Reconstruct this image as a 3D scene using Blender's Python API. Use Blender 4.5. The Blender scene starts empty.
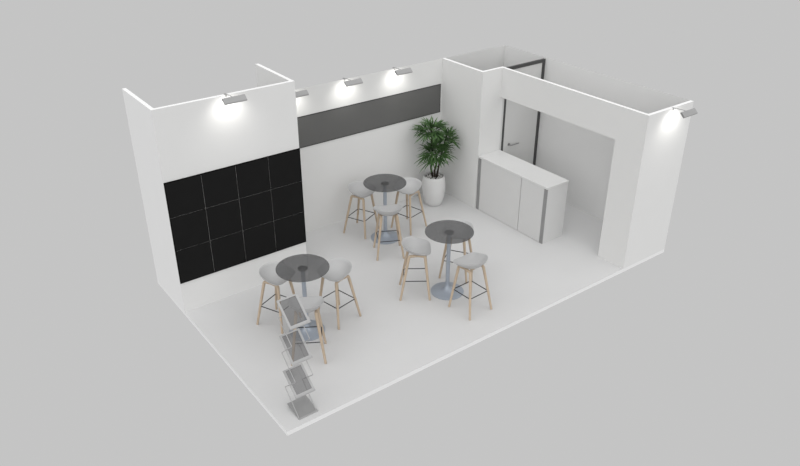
import bpy, bmesh, math, random
from mathutils import Vector, Matrix
random.seed(7)
PI = math.pi
scene = bpy.context.scene
C = scene.collection

# ------------------------------------------------------------------ materials
def new_mat(name):
    m = bpy.data.materials.new(name); m.use_nodes = True
    nt = m.node_tree
    for n in list(nt.nodes): nt.nodes.remove(n)
    out = nt.nodes.new('ShaderNodeOutputMaterial')
    return m, nt, out

def surface(name, col, rough=0.5, var=0.03, scale=6.0, metallic=0.0, spec=0.3, bump=0.0, stretch=(1, 1, 1)):
    m, nt, out = new_mat(name)
    b = nt.nodes.new('ShaderNodeBsdfPrincipled')
    b.inputs['Roughness'].default_value = rough
    b.inputs['Metallic'].default_value = metallic
    b.inputs['Specular IOR Level'].default_value = spec
    tc = nt.nodes.new('ShaderNodeTexCoord'); mp = nt.nodes.new('ShaderNodeMapping')
    mp.inputs['Scale'].default_value = stretch
    ns = nt.nodes.new('ShaderNodeTexNoise'); ns.inputs['Scale'].default_value = scale; ns.inputs['Detail'].default_value = 4
    rp = nt.nodes.new('ShaderNodeValToRGB')
    rp.color_ramp.elements[0].position = .3; rp.color_ramp.elements[1].position = .7
    rp.color_ramp.elements[0].color = tuple(c * (1 - var) for c in col) + (1,)
    rp.color_ramp.elements[1].color = tuple(min(1, c * (1 + var)) for c in col) + (1,)
    L = nt.links
    L.new(tc.outputs['Object'], mp.inputs[0]); L.new(mp.outputs[0], ns.inputs['Vector'])
    L.new(ns.outputs['Fac'], rp.inputs[0]); L.new(rp.outputs[0], b.inputs['Base Color'])
    if bump:
        bp = nt.nodes.new('ShaderNodeBump'); bp.inputs['Strength'].default_value = bump; bp.inputs['Distance'].default_value = .002
        L.new(ns.outputs['Fac'], bp.inputs['Height']); L.new(bp.outputs[0], b.inputs['Normal'])
    L.new(b.outputs[0], out.inputs[0])
    return m

def smoked(name, t, body, refl=.03):
    """thin smoked glass / acrylic: each face lets t of the light through."""
    m, nt, out = new_mat(name)
    tr = nt.nodes.new('ShaderNodeBsdfTransparent'); tr.inputs[0].default_value = (t, t, t * 1.01, 1)
    df = nt.nodes.new('ShaderNodeBsdfDiffuse')
    ns = nt.nodes.new('ShaderNodeTexNoise'); ns.inputs['Scale'].default_value = 5
    rp = nt.nodes.new('ShaderNodeValToRGB')
    rp.color_ramp.elements[0].color = (body * .95,) * 3 + (1,); rp.color_ramp.elements[1].color = (body * 1.05,) * 3 + (1,)
    nt.links.new(ns.outputs['Fac'], rp.inputs[0]); nt.links.new(rp.outputs[0], df.inputs[0])
    ad = nt.nodes.new('ShaderNodeAddShader')
    gl = nt.nodes.new('ShaderNodeBsdfGlossy'); gl.inputs['Roughness'].default_value = .08
    mx = nt.nodes.new('ShaderNodeMixShader'); mx.inputs[0].default_value = refl
    nt.links.new(tr.outputs[0], ad.inputs[0]); nt.links.new(df.outputs[0], ad.inputs[1])
    nt.links.new(ad.outputs[0], mx.inputs[1]); nt.links.new(gl.outputs[0], mx.inputs[2])
    nt.links.new(mx.outputs[0], out.inputs[0])
    return m

def leafy(name):
    m, nt, out = new_mat(name)
    b = nt.nodes.new('ShaderNodeBsdfPrincipled'); b.inputs['Roughness'].default_value = .5
    b.inputs['Specular IOR Level'].default_value = .25
    oi = nt.nodes.new('ShaderNodeTexCoord'); ns = nt.nodes.new('ShaderNodeTexNoise'); ns.inputs['Scale'].default_value = 9
    rp = nt.nodes.new('ShaderNodeValToRGB')
    rp.color_ramp.elements[0].position = .3; rp.color_ramp.elements[0].color = (.022, .058, .016, 1)
    rp.color_ramp.elements[1].position = .72; rp.color_ramp.elements[1].color = (.12, .225, .08, 1)
    nt.links.new(oi.outputs['Object'], ns.inputs['Vector']); nt.links.new(ns.outputs['Fac'], rp.inputs[0])
    nt.links.new(rp.outputs[0], b.inputs['Base Color']); nt.links.new(b.outputs[0], out.inputs[0])
    return m

def lamp_glow(name, strength):
    m, nt, out = new_mat(name)
    e = nt.nodes.new('ShaderNodeEmission'); e.inputs[0].default_value = (1, .98, .92, 1); e.inputs[1].default_value = strength
    nt.links.new(e.outputs[0], out.inputs[0])
    return m

M = dict(
    wall=surface('white_wall_shaded', (.70, .70, .692), .55, .006, 3),  # interior shade is put into this darker copy of the wall white
    outer=surface('white_wall_lit', (.73, .73, .725), .55, .006, 3),  # same wall white, lightened to imitate light on fronts and right wall
    side=surface('white_wall_lit_side', (.78, .78, .78), .55, .006, 3),  # same wall white, brighter still to imitate light on the left side
    edge=surface('white_wall_lit_top', (.95, .95, .95), .5, .003, 3),  # wall white with light from above painted into the top faces
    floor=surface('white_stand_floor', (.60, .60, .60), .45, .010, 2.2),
    floor_side=surface('white_floor_lit_side', (.82, .82, .82), .5, .006, 3),  # floor white lightened to imitate light on the slab sides
    black=surface('matt_black_screen', (.0095, .0095, .0095), .7, .06, 5, spec=.1),
    blackedge=surface('black_screen_edge', (.002, .002, .002), .8, .05, 5, spec=.05),
    seam=surface('pale_screen_seam', (.50, .50, .49), .6, .5, 60, spec=.1),
    grey=surface('dark_grey_print', (.124, .124, .121), .6, .02, 3, spec=.2),
    greyedge=surface('dark_grey_print_edge', (.045, .045, .045), .6, .03, 3, spec=.2),
    shell=surface('pale_grey_plastic', (.475, .475, .475), .45, .012, 5),
    oak=surface('pale_oak', (.49, .392, .292), .5, .12, 14, stretch=(3, 3, .4), bump=.1),
    rod=surface('black_steel_rod', (.035, .037, .04), .4, .1, 20, metallic=.3),
    steel=surface('blue_grey_steel', (.36, .40, .46), .35, .04, 8, metallic=.25, spec=.5),
    hub=surface('dark_table_hub', (.10, .11, .125), .4, .05, 8, metallic=.2),
    glass=smoked('smoked_table_glass', .40, .058),
    acryl=smoked('smoked_acrylic', .28, .085),
    alu=surface('satin_aluminium', (.40, .40, .40), .4, .03, 10, metallic=.15),
    wire=surface('grey_metal_wire', (.42, .42, .42), .4, .05, 20, metallic=.2),
    sheet=surface('grey_base_sheet', (.29, .29, .29), .5, .05, 10),
    post=surface('grey_aluminium_post', (.28, .28, .28), .45, .05, 10, metallic=.1),
    frame=surface('dark_grey_door_frame', (.065, .065, .065), .5, .08, 10),
    leaf_board=surface('white_door_board', (.60, .60, .592), .5, .008, 4),
    board=surface('white_counter_board', (.62, .62, .615), .45, .008, 4),
    top=surface('white_counter_top', (.65, .65, .645), .35, .006, 4),
    line=surface('grey_joint', (.15, .15, .15), .6, .05, 10),
    handle=surface('brushed_handle', (.28, .28, .28), .35, .06, 20, metallic=.4),
    lamp=surface('grey_lamp_housing', (.35, .35, .35), .45, .03, 10, metallic=.1),
    lampend=surface('darker_lamp_end', (.24, .24, .24), .5, .05, 10),
    glow=lamp_glow('lamp_diffuser', 3.0),
    pot=surface('white_glazed_pot', (.64, .64, .635), .35, .012, 6),
    soil=surface('dark_soil', (.02, .017, .014), .9, .4, 40),
    pebble=surface('white_pebbles', (.72, .71, .69), .6, .15, 25),
    stem=surface('dark_bark', (.028, .02, .014), .85, .35, 25),
    leaf=leafy('dark_green_leaves'),
)

# ------------------------------------------------------------------ helpers
def obj(name, bm, mat, parent=None, smooth=False, bevel=0.0, angle=40):
    me = bpy.data.meshes.new(name)
    bmesh.ops.recalc_face_normals(bm, faces=bm.faces)
    if smooth:
        for f in bm.faces: f.smooth = True
        for e in bm.edges:
            if len(e.link_faces) == 2 and e.calc_face_angle(0) > math.radians(angle): e.smooth = False
    bm.to_mesh(me); bm.free()
    me.materials.append(mat if not isinstance(mat, (list, tuple)) else mat[0])
    if isinstance(mat, (list, tuple)):
        for m in mat[1:]: me.materials.append(m)
    o = bpy.data.objects.new(name, me); C.objects.link(o)
    if parent: o.parent = parent
    if bevel:
        md = o.modifiers.new('bevel', 'BEVEL'); md.width = bevel; md.segments = 2; md.limit_method = 'ANGLE'
    return o

def tag(o, label, cat, group=None):
    o['label'] = label; o['category'] = cat
    if group: o['group'] = group
    return o

def thing(name, label, cat, loc=(0, 0, 0), rz=0., group=None):
    o = bpy.data.objects.new(name, None); C.objects.link(o)
    o.empty_display_size = .1
    o.location = loc; o.rotation_euler = (0, 0, rz)
    return tag(o, label, cat, group)

def box(bm, a, b, mi=0):
    vs = [bm.verts.new((x, y, z)) for x in (a[0], b[0]) for y in (a[1], b[1]) for z in (a[2], b[2])]
    for q in ((0, 1, 3, 2), (4, 6, 7, 5), (0, 4, 5, 1), (2, 3, 7, 6), (0, 2, 6, 4), (1, 5, 7, 3)):
        f = bm.faces.new([vs[i] for i in q]); f.material_index = mi
    return vs

def tube(bm, pts, r, seg=10, closed=False, caps=True):
    """swept round bar; r is a number or a list per point"""
    pts = [Vector(p) for p in pts]; n = len(pts)
    rs = r if isinstance(r, (list, tuple)) else [r] * n
    rings = []; prev = None
    for i, p in enumerate(pts):
        if closed: d = (pts[(i + 1) % n] - pts[i - 1])
        else: d = pts[min(i + 1, n - 1)] - pts[max(i - 1, 0)]
        d.normalize()
        if prev is None:
            up = Vector((0, 0, 1)) if abs(d.z) < .9 else Vector((1, 0, 0))
            u = d.cross(up).normalized()
        else:
            u = (prev - d * prev.dot(d)).normalized()
        prev = u; v = d.cross(u)
        rings.append([bm.verts.new(p + (u * math.cos(2 * PI * k / seg) + v * math.sin(2 * PI * k / seg)) * rs[i]) for k in range(seg)])
    m = n if closed else n - 1
    for i in range(m):
        a, b = rings[i], rings[(i + 1) % n]
        for k in range(seg): bm.faces.new((a[k], a[(k + 1) % seg], b[(k + 1) % seg], b[k]))
    if caps and not closed:
        bm.faces.new(rings[0][::-1]); bm.faces.new(rings[-1])

def lathe(bm, prof, seg=48, mi=0):
    """prof: list of (r,z); r==0 closes to a pole"""
    rows = []
    for r, z in prof:
        if r < 1e-6: rows.append([bm.verts.new((0, 0, z))])
        else: rows.append([bm.verts.new((r * math.cos(2 * PI * k / seg), r * math.sin(2 * PI * k / seg), z)) for k in range(seg)])
    for a, b in zip(rows, rows[1:]):
        for k in range(seg):
            k2 = (k + 1) % seg
            if len(a) == 1 and len(b) == 1: continue
            if len(a) == 1: f = bm.faces.new((a[0], b[k], b[k2]))
            elif len(b) == 1: f = bm.faces.new((a[k], a[k2], b[0]))
            else: f = bm.faces.new((a[k], a[k2], b[k2], b[k]))
            f.material_index = mi

def round_path(pts, rad, n=5):
    """round the inner corners of a polyline"""
    pts = [Vector(p) for p in pts]; out = [pts[0]]
    for a, b, c in zip(pts, pts[1:], pts[2:]):
        d1 = (a - b); d2 = (c - b)
        r = min(rad, d1.length * .45, d2.length * .45)
        p, q = b + d1.normalized() * r, b + d2.normalized() * r
        for i in range(n + 1):
            t = i / n
            out.append((1 - t) ** 2 * p + 2 * t * (1 - t) * b + t * t * q)
    out.append(pts[-1]); return out

def dup(root, loc, rz, label):
    r = root.copy(); C.objects.link(r); r.location = loc; r.rotation_euler = (0, 0, rz); r['label'] = label
    for ch in list(root.children):
        c = ch.copy(); C.objects.link(c); c.parent = r
        for g in list(ch.children):
            d = g.copy(); C.objects.link(d); d.parent = c
    return r

# ------------------------------------------------------------------ the setting
L, D = 6.963, 4.01
T = .059                      # floor slab thickness
W = .0525                     # wall thickness
XB, YB, H1 = 2.0, 2.945, 2.986
H = 2.5
X1, X2, Y1 = 5.473, 5.919, 2.934
YBK = 3.966

def struct(name, boxes, mat):
    """a wall: boxes with bright upper lip (faces that look up at the top get a white with overhead light painted in)"""
    bm = bmesh.new()
    for a, b in boxes: box(bm, a, b)
    top = max(v.co.z for v in bm.verts)
    bm.normal_update()
    bmesh.ops.recalc_face_normals(bm, faces=bm.faces)
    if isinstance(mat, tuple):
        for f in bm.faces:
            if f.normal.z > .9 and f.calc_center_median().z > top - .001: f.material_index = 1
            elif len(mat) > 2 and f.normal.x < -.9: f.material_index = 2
    o = obj(name, bm, mat); o['kind'] = 'structure'
    return o

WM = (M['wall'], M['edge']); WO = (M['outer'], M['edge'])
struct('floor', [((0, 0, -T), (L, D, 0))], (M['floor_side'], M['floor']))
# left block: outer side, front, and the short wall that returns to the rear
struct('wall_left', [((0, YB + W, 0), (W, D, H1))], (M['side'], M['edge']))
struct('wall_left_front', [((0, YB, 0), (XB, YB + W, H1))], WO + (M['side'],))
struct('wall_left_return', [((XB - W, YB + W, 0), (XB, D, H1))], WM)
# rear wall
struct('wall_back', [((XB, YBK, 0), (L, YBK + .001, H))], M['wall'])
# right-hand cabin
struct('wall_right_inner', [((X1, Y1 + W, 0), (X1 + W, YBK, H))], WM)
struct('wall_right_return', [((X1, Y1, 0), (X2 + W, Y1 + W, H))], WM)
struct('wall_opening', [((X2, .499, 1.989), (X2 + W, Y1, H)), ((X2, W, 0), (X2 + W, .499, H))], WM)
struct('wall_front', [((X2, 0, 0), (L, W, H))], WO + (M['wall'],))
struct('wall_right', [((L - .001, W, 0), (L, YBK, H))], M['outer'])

# cabin door in its dark frame
def door():
    y0, y1 = 2.940, 2.980
    bm = bmesh.new()
    xl, xr = X2 + W + .046, L - .0065
    box(bm, (xl + .055, y0 + .012, .01), (xr - .06, y1 - .008, 2.42))
    leaf = obj('door_1', bm, M['leaf_board']); leaf['kind'] = 'structure'
    bm = bmesh.new()
    box(bm, (xl + .008, y0, 0), (xl + .053, y1, 2.475)); box(bm, (xr - .058, y0, 0), (xr, y1, 2.475))
    box(bm, (xl + .053, y0, 2.42), (xr - .058, y1, 2.475))
    obj('door_frame', bm, M['frame'], leaf)
    bm = bmesh.new()
    hx = xl + .20
    tube(bm, round_path([(hx, y0 + .014, 1.05), (hx, y0 - .05, 1.05), (hx + .19, y0 - .05, 1.05)], .02), .011, 10)
    tube(bm, [(hx, y0 + .0115, 1.05), (hx, y0 + .004, 1.05)], .026, 16)
    obj('door_handle', bm, M['handle'], leaf, smooth=True)
    bm = bmesh.new()
    box(bm, (X2 + W, y0 + .006, 0), (xl + .008, y1 - .004, 2.475))
    t = obj('trim_1', bm, M['leaf_board']); t['kind'] = 'structure'
door()

# ------------------------------------------------------------------ black video wall, 4 x 3 panels
def video_wall():
    t = thing('video_wall', 'black video wall of four by three square panels on the left block', 'screen', (XB / 2, YB, .482))
    w, h = XB, 1.528
    th = .016
    bm = bmesh.new(); box(bm, (-w / 2, -.006, 0), (w / 2, -.0005, h))
    obj('backing', bm, M['seam'], t)
    bm = bmesh.new(); e = .013
    box(bm, (-w / 2, -th, 0), (w / 2, -.006, e)); box(bm, (-w / 2, -th, h - e), (w / 2, -.006, h))
    box(bm, (-w / 2, -th, e), (-w / 2 + e, -.006, h - e)); box(bm, (w / 2 - e, -th, e), (w / 2, -.006, h - e))
    obj('border', bm, M['blackedge'], t)
    pw, ph = (w - 2 * e) / 4, (h - 2 * e) / 3
    g = .0036
    for j in range(3):
        for i in range(4):
            bm = bmesh.new()
            x0, z0 = -w / 2 + e + i * pw, e + j * ph
            box(bm, (x0 + (g if i else 0), -th, z0 + (g if j else 0)), (x0 + pw - (g if i < 3 else 0), -.006, z0 + ph - (g if j < 2 else 0)))
            obj('display_panel', bm, M['black'], t)
video_wall()

# dark grey band on the rear wall
def band():
    x0, x1, z0, z1 = XB + .004, X1 - .03, 1.533, 2.053
    t = thing('wall_panel', 'long dark grey printed panel across the rear wall', 'wall panel', ((x0 + x1) / 2, YBK, z0))
    w, h = (x1 - x0), z1 - z0
    bm = bmesh.new(); box(bm, (-w / 2 + .012, -.008, .012), (w / 2 - .012, -.0005, h - .012)); obj('panel_face', bm, M['grey'], t)
    bm = bmesh.new()
    for a, b in (((-w / 2, 0), (w / 2, .012)), ((-w / 2, h - .012), (w / 2, h)), ((-w / 2, .012), (-w / 2 + .012, h - .012)), ((w / 2 - .012, .012), (w / 2, h - .012))):
        box(bm, (a[0], -.010, a[1]), (b[0], -.0005, b[1]))
    obj('panel_border', bm, M['greyedge'], t)
band()

# ------------------------------------------------------------------ counter
def counter():
    xf, xb, y0, y1, h = 5.478, 5.972, 1.309, 2.930, 1.018
    t = thing('counter', 'white counter cabinet with grey corner posts in the cabin opening', 'counter', ((xf + xb) / 2, (y0 + y1) / 2, 0))
    ox, oy = (xf + xb) / 2, (y0 + y1) / 2
    def B(name, a, b, mat, parent=t, bevel=0):
        bm = bmesh.new(); box(bm, (a[0] - ox, a[1] - oy, a[2]), (b[0] - ox, b[1] - oy, b[2]))
        return obj(name, bm, mat, parent, bevel=bevel)
    B('body', (xf + .022, y0 + .008, .004), (xb - .008, y1 - .004, h - .034), M['line'])
    B('end_panel', (xf + .024, y0 + .0005, 0), (xb - .004, y0 + .012, h - .034), M['board'])
    B('front_panel', (xf + .008, 1.888, .006), (xf + .024, 2.860, h - .037), M['board'], bevel=.001)
    B('front_panel', (xf + .008, 1.377, .006), (xf + .024, 1.876, h - .037), M['board'], bevel=.001)
    B('corner_post', (xf + .006, y0 + .002, 0), (xf + .024, 1.374, h - .034), M['post'])
    B('corner_post', (xf + .006, 2.863, 0), (xf + .024, y1 - .002, h - .034), M['post'])
    B('back_panel', (xb - .008, y0 + .012, 0), (xb - .004, y1 - .004, h - .034), M['board'])
    B('worktop', (xf, y0 - .006, h - .034), (xb, y1 + .003, h), M['top'], bevel=.004)
counter()

# ------------------------------------------------------------------ bar tables
TH = 1.008
def make_table(loc, label):
    t = thing('bar_table', label, 'table', loc, 0, 'round smoked glass bar tables')
    bm = bmesh.new()
    R = .348
    lathe(bm, [(0, TH - .008), (R - .002, TH - .008), (R, TH - .006), (R, TH - .002), (R - .002, TH), (0, TH)], 72)
    obj('tabletop', bm, M['glass'], t, smooth=True, angle=30)
    bm = bmesh.new()
    lathe(bm, [(0, TH - .034), (.05, TH - .034), (.066, TH - .022), (.066, TH - .0085), (0, TH - .0085)], 36)
    obj('mounting_plate', bm, M['hub'], t, smooth=True)
    bm = bmesh.new()
    lathe(bm, [(0, .10), (.033, .10), (.029, .2), (.028, TH - .034), (0, TH - .034)], 28)
    obj('column', bm, M['steel'], t, smooth=True)
    bm = bmesh.new()
    lathe(bm, [(0, 0), (.24, 0), (.243, .004), (.243, .010), (.235, .014), (.17, .022), (.11, .036), (.07, .058), (.045, .085), (.034, .115), (0, .115)], 56)
    obj('base', bm, M['steel'], t, smooth=True, angle=60)
    return t
tab = [((1.166, 1.536, 0), 'round smoked glass bar table nearest the black video wall'),
       ((3.549, 3.027, 0), 'round smoked glass bar table at the rear beside the potted plant'),
       ((3.325, 1.151, 0), 'round smoked glass bar table in the middle of the open floor, facing the counter')]
t0 = make_table(*tab[0])
for loc, lab in tab[1:]: dup(t0, loc, 0, lab)

# ------------------------------------------------------------------ bar stools  (local +Y is the open front)
def shell_bm():
    N, K = 72, 14
    def rim(a):
        c, s = math.cos(a), math.sin(a)         # s>0: front
        n = 4.2 if s > 0 else 2.0
        k = (abs(c) ** n + abs(s) ** n) ** (-1 / n)
        hx, hf, hb = .220, .196, .212
        x = c * k * hx; y = s * k * (hf if s > 0 else hb)
        t = (.20 - y) / .41; t = max(0, min(1, t)); t = t * t * (3 - 2 * t)
        z = .758 + .080 * t
        if s > 0: z -= .016 * (max(0, 1 - (x / .17) ** 2)) * (s ** 2)
        return x, y, z
    def pt(a, r):
        x, y, z = rim(a)
        zc = .702
        # flat dish that curls up towards the rim
        w = r ** 2.7
        return Vector((x * r, y * r - .006 * (1 - r), zc + (z - zc) * w))
    bm = bmesh.new()
    inner = [[bm.verts.new(pt(2 * PI * k / N, r)) for k in range(N)] for r in [((i + 1) / K) ** .85 for i in range(K)]]
    c0 = bm.verts.new((0, -.006, .702))
    for k in range(N): bm.faces.new((c0, inner[0][k], inner[0][(k + 1) % N]))
    for a, b in zip(inner, inner[1:]):
        for k in range(N): bm.faces.new((a[k], b[k], b[(k + 1) % N], a[(k + 1) % N]))
    # outer skin, fuller below
    th = .017
    def po(a, r):
        p = pt(a, r); x, y, z = rim(a)
        bulge = .005 * (1 - r ** 5) + th * .55
        grow = 1 + .028 * r
        return Vector((p.x * grow + .0, p.y * grow, p.z - bulge + (.004 if r > .99 else 0)))
    rs = [((i + 1) / K) ** .85 for i in range(K)]
    outer = [[bm.verts.new(po(2 * PI * k / N, r)) for k in range(N)] for r in rs]
    c1 = bm.verts.new((0, -.006, .702 - .005 - th * .55))
    for k in range(N): bm.faces.new((c1, outer[0][(k + 1) % N], outer[0][k]))
    for a, b in zip(outer, outer[1:]):
        for k in range(N): bm.faces.new((a[k], a[(k + 1) % N], b[(k + 1) % N], b[k]))
    # rounded lip
    mid = [bm.verts.new((inner[-1][k].co + outer[-1][k].co) / 2 + Vector((inner[-1][k].co.x, inner[-1][k].co.y, 0)).normalized() * .004 + Vector((0, 0, .004))) for k in range(N)]
    for k in range(N):
        k2 = (k + 1) % N
        bm.faces.new((inner[-1][k], mid[k], mid[k2], inner[-1][k2])); bm.faces.new((mid[k], outer[-1][k], outer[-1][k2], mid[k2]))
    return bm

FT, TP = .2125, .125
def make_stool(loc, rz, label):
    t = thing('bar_stool', label, 'stool', loc, rz, 'pale grey bar stools with oak legs')
    sb = shell_bm(); bmesh.ops.translate(sb, verts=sb.verts, vec=(0, .022, .002))
    obj('seat_shell', sb, M['shell'], t, smooth=True, angle=70)
    zt = .688; yt = {-1: -.088, 1: .138}
    for sx in (-1, 1):
        for sy in (-1, 1):
            bm = bmesh.new()
            pts = round_path([(sx * FT, sy * FT, 0.003), (sx * TP, yt[sy], zt), (sx * TP, .02 + sy * .001, zt + .006)], .028, 6)
            n = len(pts)
            rr = [.0155] + [.021] * (n - 2) + [.017]
            tube(bm, pts, rr, 12)
            obj('leg', bm, M['oak'], t, smooth=True)
    # the two steel plates that join each pair of legs below the shell
    bm = bmesh.new()
    box(bm, (-TP, 0, zt - .010), (TP, .04, zt + .006))
    obj('seat_bracket', bm, M['oak'], t)
    # square foot ring
    z = .302; k = FT + (TP - FT) * z / zt
    bm = bmesh.new()
    u = z / zt; kb, kf = -FT + (yt[-1] + FT) * u, FT + (yt[1] - FT) * u
    tube(bm, round_path([(0, kb, z), (k, kb, z), (k, kf, z), (-k, kf, z), (-k, kb, z), (-.001, kb, z)], .012, 4), .0065, 8)
    obj('foot_ring', bm, M['rod'], t, smooth=True)
    return t

stools = [  # centre, facing, label
    ((.969, 1.965), (.41, -.91), 'bar stool against the black video wall, left of its table'),
    ((1.689, 1.554), (-.422, -.089), 'bar stool right of the table nearest the video wall'),
    ((.926, 1.074), (.244, .40), 'bar stool standing right behind the brochure stand'),
    ((3.355, 3.463), (.19, -.42), 'bar stool at the rear wall under the dark grey panel, left of the rear table'),
    ((4.089, 3.086), (-.423, -.101), 'bar stool beside the potted plant, right of the rear table'),
    ((3.292, 2.578), (.21, .40), 'bar stool in front of the rear table, its back turned to the viewer'),
    ((2.92, 1.415), (.354, -.254), 'bar stool left of the middle table, turned sideways to the right'),
    ((3.308, .62), (-.02, .424), 'bar stool right of the middle table, closest to the front floor edge'),
    ((3.757, 1.437), (-.36, -.235), 'bar stool behind the middle table, seen partly through its glass top'),
]
s0 = None
for (x, y), f, lab in stools:
    rz = math.atan2(-f[0], f[1])
    if s0 is None: s0 = make_stool((x, y, 0), rz, lab)
    else: dup(s0, (x, y, 0), rz, lab)

# ------------------------------------------------------------------ zig-zag brochure stand
def brochure_stand():
    ox, oy = .335, .27
    t = thing('brochure_stand', 'grey folding brochure stand with three tilted trays at the front floor corner', 'brochure stand', (ox, oy, 0))
    xl, xr = .208 - ox, .462 - ox
    # base sheet, slightly raised at the rear
    bm = bmesh.new()
    vs = [bm.verts.new(p) for p in ((xl, .10 - oy, .004), (xr, .10 - oy, .004), (xr, .365 - oy, .05), (xl, .365 - oy, .05),
                                    (xl, .10 - oy, .0), (xr, .10 - oy, .0), (xr, .365 - oy, .046), (xl, .365 - oy, .046))]
    for q in ((0, 1, 2, 3), (7, 6, 5, 4), (0, 4, 5, 1), (1, 5, 6, 2), (2, 6, 7, 3), (3, 7, 4, 0)): bm.faces.new([vs[i] for i in q])
    base = obj('base_sheet', bm, M['sheet'], t)
    bm = bmesh.new(); box(bm, (xl - .003, .083 - oy, 0), (xr + .003, .10 - oy, .012)); obj('base_lip', bm, M['alu'], base)
    for x in (xl + .02, xr - .04):
        bm = bmesh.new(); box(bm, (x, .34 - oy, .0), (x + .02, .36 - oy, .042)); obj('base_foot', bm, M['rod'], base)
    # trays
    for (ya, za), (yb, zb) in (((.122, .292), (.402, .512)), ((.140, .758), (.405, 1.008)), ((.118, 1.258), (.395, 1.486))):
        a = Vector((0, ya - oy, za)); v = Vector((0, yb - ya, zb - za)); ln = v.length; v.normalize()
        n = Vector((1, 0, 0)).cross(v)          # outward, up
        def P(x, s, h): return Vector((x, 0, 0)) + a + v * s + n * h
        def slab(bm, x0, x1, s0, s1, h0, h1):
            vs = [bm.verts.new(P(x, s, h)) for x in (x0, x1) for s in (s0, s1) for h in (h0, h1)]
            for q in ((0, 1, 3, 2), (4, 6, 7, 5), (0, 4, 5, 1), (2, 3, 7, 6), (0, 2, 6, 4), (1, 5, 7, 3)): bm.faces.new([vs[i] for i in q])
        fw = .026
        bm = bmesh.new()
        slab(bm, xl, xr, 0, .036, -.005, .007); slab(bm, xl, xr, ln - fw * .7, ln, -.005, .005)
        slab(bm, xl, xl + fw, .036, ln - fw * .7, -.005, .005); slab(bm, xr - fw, xr, .036, ln - fw * .7, -.005, .005)
        slab(bm, xl, xr, -.004, .0, -.005, .022)
        tr = obj('tray', bm, M['alu'], t)
        bm = bmesh.new(); bm.faces.new([bm.verts.new(P(x, q, 0)) for x, q in ((xl + fw, .036), (xr - fw, .036), (xr - fw, ln - fw * .7), (xl + fw, ln - fw * .7))])
        obj('tray_panel', bm, M['acryl'], tr)
    # zig-zag wires either side, meeting the trays at their middles
    for x in (xl + .012, xr - .012):
        bm = bmesh.new()
        path = [(.112, .004), (.402, .272), (.126, .522), (.405, .770), (.140, 1.020), (.402, 1.245), (.262, 1.372)]
        tube(bm, round_path([(x, y - oy, z) for y, z in path], .012, 3), .0048, 8)
        obj('wire_side', bm, M['wire'], t, smooth=True)
brochure_stand()

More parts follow.
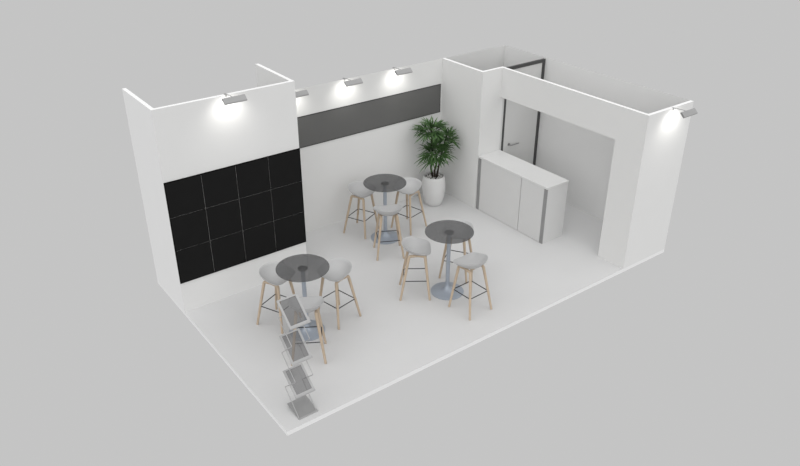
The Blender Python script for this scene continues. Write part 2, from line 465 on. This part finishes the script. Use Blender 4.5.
# ------------------------------------------------------------------ potted plant
def plant():
    px, py = 5.0, 3.55
    t = thing('potted_plant', 'leafy green palm in a tall white rounded pot in the rear corner', 'plant', (px, py, 0), 0)
    bm = bmesh.new()
    lathe(bm, [(0, 0), (.142, 0), (.152, .008), (.176, .08), (.200, .20), (.211, .32), (.211, .42), (.200, .50), (.185, .555), (.178, .560), (.170, .554), (.178, .50), (.17, .46), (0, .46)], 56)
    obj('pot', bm, M['pot'], t, smooth=True, angle=50)
    bm = bmesh.new(); lathe(bm, [(0, .461), (.172, .461), (.174, .515), (0, .523)], 40); obj('soil', bm, M['soil'], t, smooth=True)
    bm = bmesh.new(); rr = random.Random(3)
    for _ in range(110):
        a, r = rr.uniform(0, 2 * PI), .155 * math.sqrt(rr.random())
        m = Matrix.Translation((r * math.cos(a), r * math.sin(a), .522 + rr.uniform(0, .008))) @ Matrix.Rotation(rr.uniform(0, PI), 4, 'Z') @ Matrix.Diagonal((rr.uniform(.010, .02), rr.uniform(.008, .015), rr.uniform(.006, .011), 1))
        bmesh.ops.create_icosphere(bm, subdivisions=1, radius=1, matrix=m)
    o = obj('pebbles', bm, M['pebble'], t, smooth=True, angle=180); o['kind'] = 'stuff'
    # stems and crowns ; offsets along the picture plane: right = (.8,-.6)
    rx, ry = .80, -.60
    def at(r, z, d=0.): return Vector((rx * r + .6 * d, ry * r + .8 * d, z))
    rng = random.Random(11)
    def leaflet(bm, base, direc, ln, w, droop):
        d = direc.normalized(); side = d.cross(Vector((0, 0, 1)))
        if side.length < .1: side = Vector((1, 0, 0))
        side.normalize(); nrm = side.cross(d)
        prof = [(0, .25), (.2, .8), (.45, 1), (.75, .75), (1, .04)]
        rows = []
        for s, ww in prof:
            p = base + d * ln * s + Vector((0, 0, -droop * ln * s * s))
            hw = w * ww
            rows.append((bm.verts.new(p - side * hw + nrm * hw * .35), bm.verts.new(p), bm.verts.new(p + side * hw + nrm * hw * .35)))
        for a, b in zip(rows, rows[1:]):
            bm.faces.new((a[0], a[1], b[1], b[0])); bm.faces.new((a[1], a[2], b[2], b[1]))
    def crown(center, rad, n, low):
        bm = bmesh.new()
        for i in range(n):
            az = 2 * PI * (i / n) + rng.uniform(-.3, .3)
            el = rng.uniform(low, 1.15)
            d = Vector((math.cos(az) * math.cos(el), math.sin(az) * math.cos(el), math.sin(el)))
            pl = rad * rng.uniform(.25, .45)
            p0 = center + Vector((0, 0, rng.uniform(-.09, .05))); p1 = p0 + d * pl
            tube(bm, [p0, p0.lerp(p1, .5) + Vector((0, 0, .008)), p1], .003, 5)
            k = rng.choice((7, 8, 9))
            s = d.cross(Vector((0, 0, 1))).normalized(); u = s.cross(d)
            for j in range(k):
                f = (j / (k - 1) - .5) * 2
                ang = f * 1.15
                dd = d * math.cos(ang) + s * math.sin(ang) + u * rng.uniform(-.12, .2)
                leaflet(bm, p1, dd, rad * rng.uniform(.62, .85) * (1 - .2 * abs(f)), .0125, rng.uniform(.1, .45))
        # leaves that would reach the walls bend along them
        for v in bm.verts:
            for ax, lim in ((0, X1 - px - .02), (1, YBK - py - .02)):
                o = v.co[ax] - (lim - .08)
                if o > 0: v.co[ax] = lim - .08 + .08 * (1 - math.exp(-o / .08))
        obj('leaf_crown', bm, M['leaf'], t)
    crowns = [(at(-.07, 1.38), .34, 30, -.35), (at(.21, 1.21, .02), .29, 24, -.45), (at(.02, 1.0, -.06), .36, 36, -.35)]
    stems = [[at(-.02, .52), at(-.06, .7, .01), at(-.04, .95, .0), at(-.06, 1.25, .0), at(-.06, 1.47)],
             [at(.05, .52), at(.08, .72, .02), at(.13, 1.0, .02), at(.21, 1.31, .02)],
             [at(.02, .52, -.03), at(.0, .66, -.04), at(.045, .82, -.05), at(.02, 1.02, -.06)]]
    for s in stems:
        bm = bmesh.new(); pts = round_path(s, .12, 4); n = len(pts)
        tube(bm, pts, [.019 - .008 * i / (n - 1) for i in range(n)], 9)
        obj('stem', bm, M['stem'], t, smooth=True)
    for c in crowns: crown(*c)
plant()

# ------------------------------------------------------------------ spotlights on arms
def make_spot(loc, label):
    # origin: where the arm meets the wall top; -Y is outwards
    t = thing('arm_spotlight', label, 'spotlight', loc, 0, 'grey arm spotlights over the walls')
    bm = bmesh.new()
    tube(bm, round_path([(0, .03, .012), (0, -.17, .026), (0, -.235, .016)], .03, 4), .006, 8)
    obj('arm', bm, M['lamp'], t, smooth=True)
    bm = bmesh.new(); box(bm, (-.012, -.003, 0), (.012, .045, .008)); box(bm, (-.012, -.003, -.025), (.012, -.0005, 0))
    obj('clamp', bm, M['lamp'], t)
    # housing: a shallow trough, long in x, tilted so that its open side looks back at the wall
    prof = [(-.050, .010), (-.041, .024), (.027, .029), (.044, .022), (.050, .004), (.041, -.004), (-.041, -.006)]
    w = .155; ang = math.radians(40)
    cy, cz = -.250, .000
    def R(y, z): return (cy + y * math.cos(ang) - z * math.sin(ang), cz + y * math.sin(ang) + z * math.cos(ang))
    bm = bmesh.new()
    a = [bm.verts.new((-w,) + R(*p)) for p in prof]; b = [bm.verts.new((w,) + R(*p)) for p in prof]
    n = len(prof)
    for i in range(n): bm.faces.new((a[i], a[(i + 1) % n], b[(i + 1) % n], b[i]))
    bm.faces.new(a[::-1]); bm.faces.new(b)
    for f in bm.faces:
        if len(f.verts) > 4: f.material_index = 1
    hd = obj('lamp_housing', bm, (M['lamp'], M['lampend']), t, bevel=.004)
    bm = bmesh.new()
    q = [R(-.04, -.0066), R(.04, -.0046)]
    vs = [bm.verts.new((x,) + p) for x, p in ((-w + .02, q[0]), (w - .02, q[0]), (w - .02, q[1]), (-w + .02, q[1]))]
    bm.faces.new(vs)
    obj('diffuser', bm, M['glow'], hd)
    return t
spots = [((.99, YB, H1), 'grey spotlight on a short arm above the black video wall'),
         ((2.465, YBK, H), 'grey spotlight over the rear wall, partly hidden by the left block'),
         ((3.45, YBK, H), 'grey spotlight over the middle of the rear wall'),
         ((4.435, YBK, H), 'grey spotlight over the rear wall, the one nearest the plant'),
         ((6.475, 0, H - .014), 'grey spotlight on the front of the white cabin at far right')]
sp0 = make_spot(*spots[0])
for loc, lab in spots[1:]: dup(sp0, loc, 0, lab)
for loc, lab in spots:
    ld = bpy.data.lights.new('spot_beam', 'SPOT'); ld.energy = 5; ld.spot_size = math.radians(125); ld.spot_blend = .9
    ld.shadow_soft_size = .06; ld.color = (1, .985, .94)
    lo = bpy.data.objects.new('spot_beam', ld); C.objects.link(lo)
    lo.location = Vector(loc) + Vector((0, -.235, -.05))
    d = Vector((0, .26, -.24)); lo.rotation_euler = d.to_track_quat('-Z', 'Y').to_euler()

# ------------------------------------------------------------------ light and camera
w = bpy.data.worlds.new('studio'); scene.world = w; w.use_nodes = True
bg = w.node_tree.nodes['Background']; bg.inputs[0].default_value = (.553, .553, .552, 1); bg.inputs[1].default_value = 1

def sun(name, d, e, ang):
    ld = bpy.data.lights.new(name, 'SUN'); ld.energy = e; ld.angle = math.radians(ang)
    o = bpy.data.objects.new(name, ld); C.objects.link(o)
    o.rotation_euler = Vector(d).to_track_quat('-Z', 'Y').to_euler(); o.location = (3, -3, 8)
sun('soft_sky_light', (.45, .55, -1.0), 2.1, 110)

cam = bpy.data.cameras.new('camera'); co = bpy.data.objects.new('camera', cam); C.objects.link(co)
co.location = (-2.7244, -5.7964, 6.0119)
yaw, pitch = -.6403, -.5011
co.rotation_euler = (PI / 2 + pitch, -.0005, yaw)
cam.sensor_width = 36; cam.sensor_fit = 'HORIZONTAL'; cam.lens = 739.81 * 36 / 800
cam.clip_end = 200
scene.camera = co
scene.view_settings.view_transform = 'Standard'; scene.view_settings.look = 'None'
scene.view_settings.exposure = 0; scene.view_settings.gamma = 1
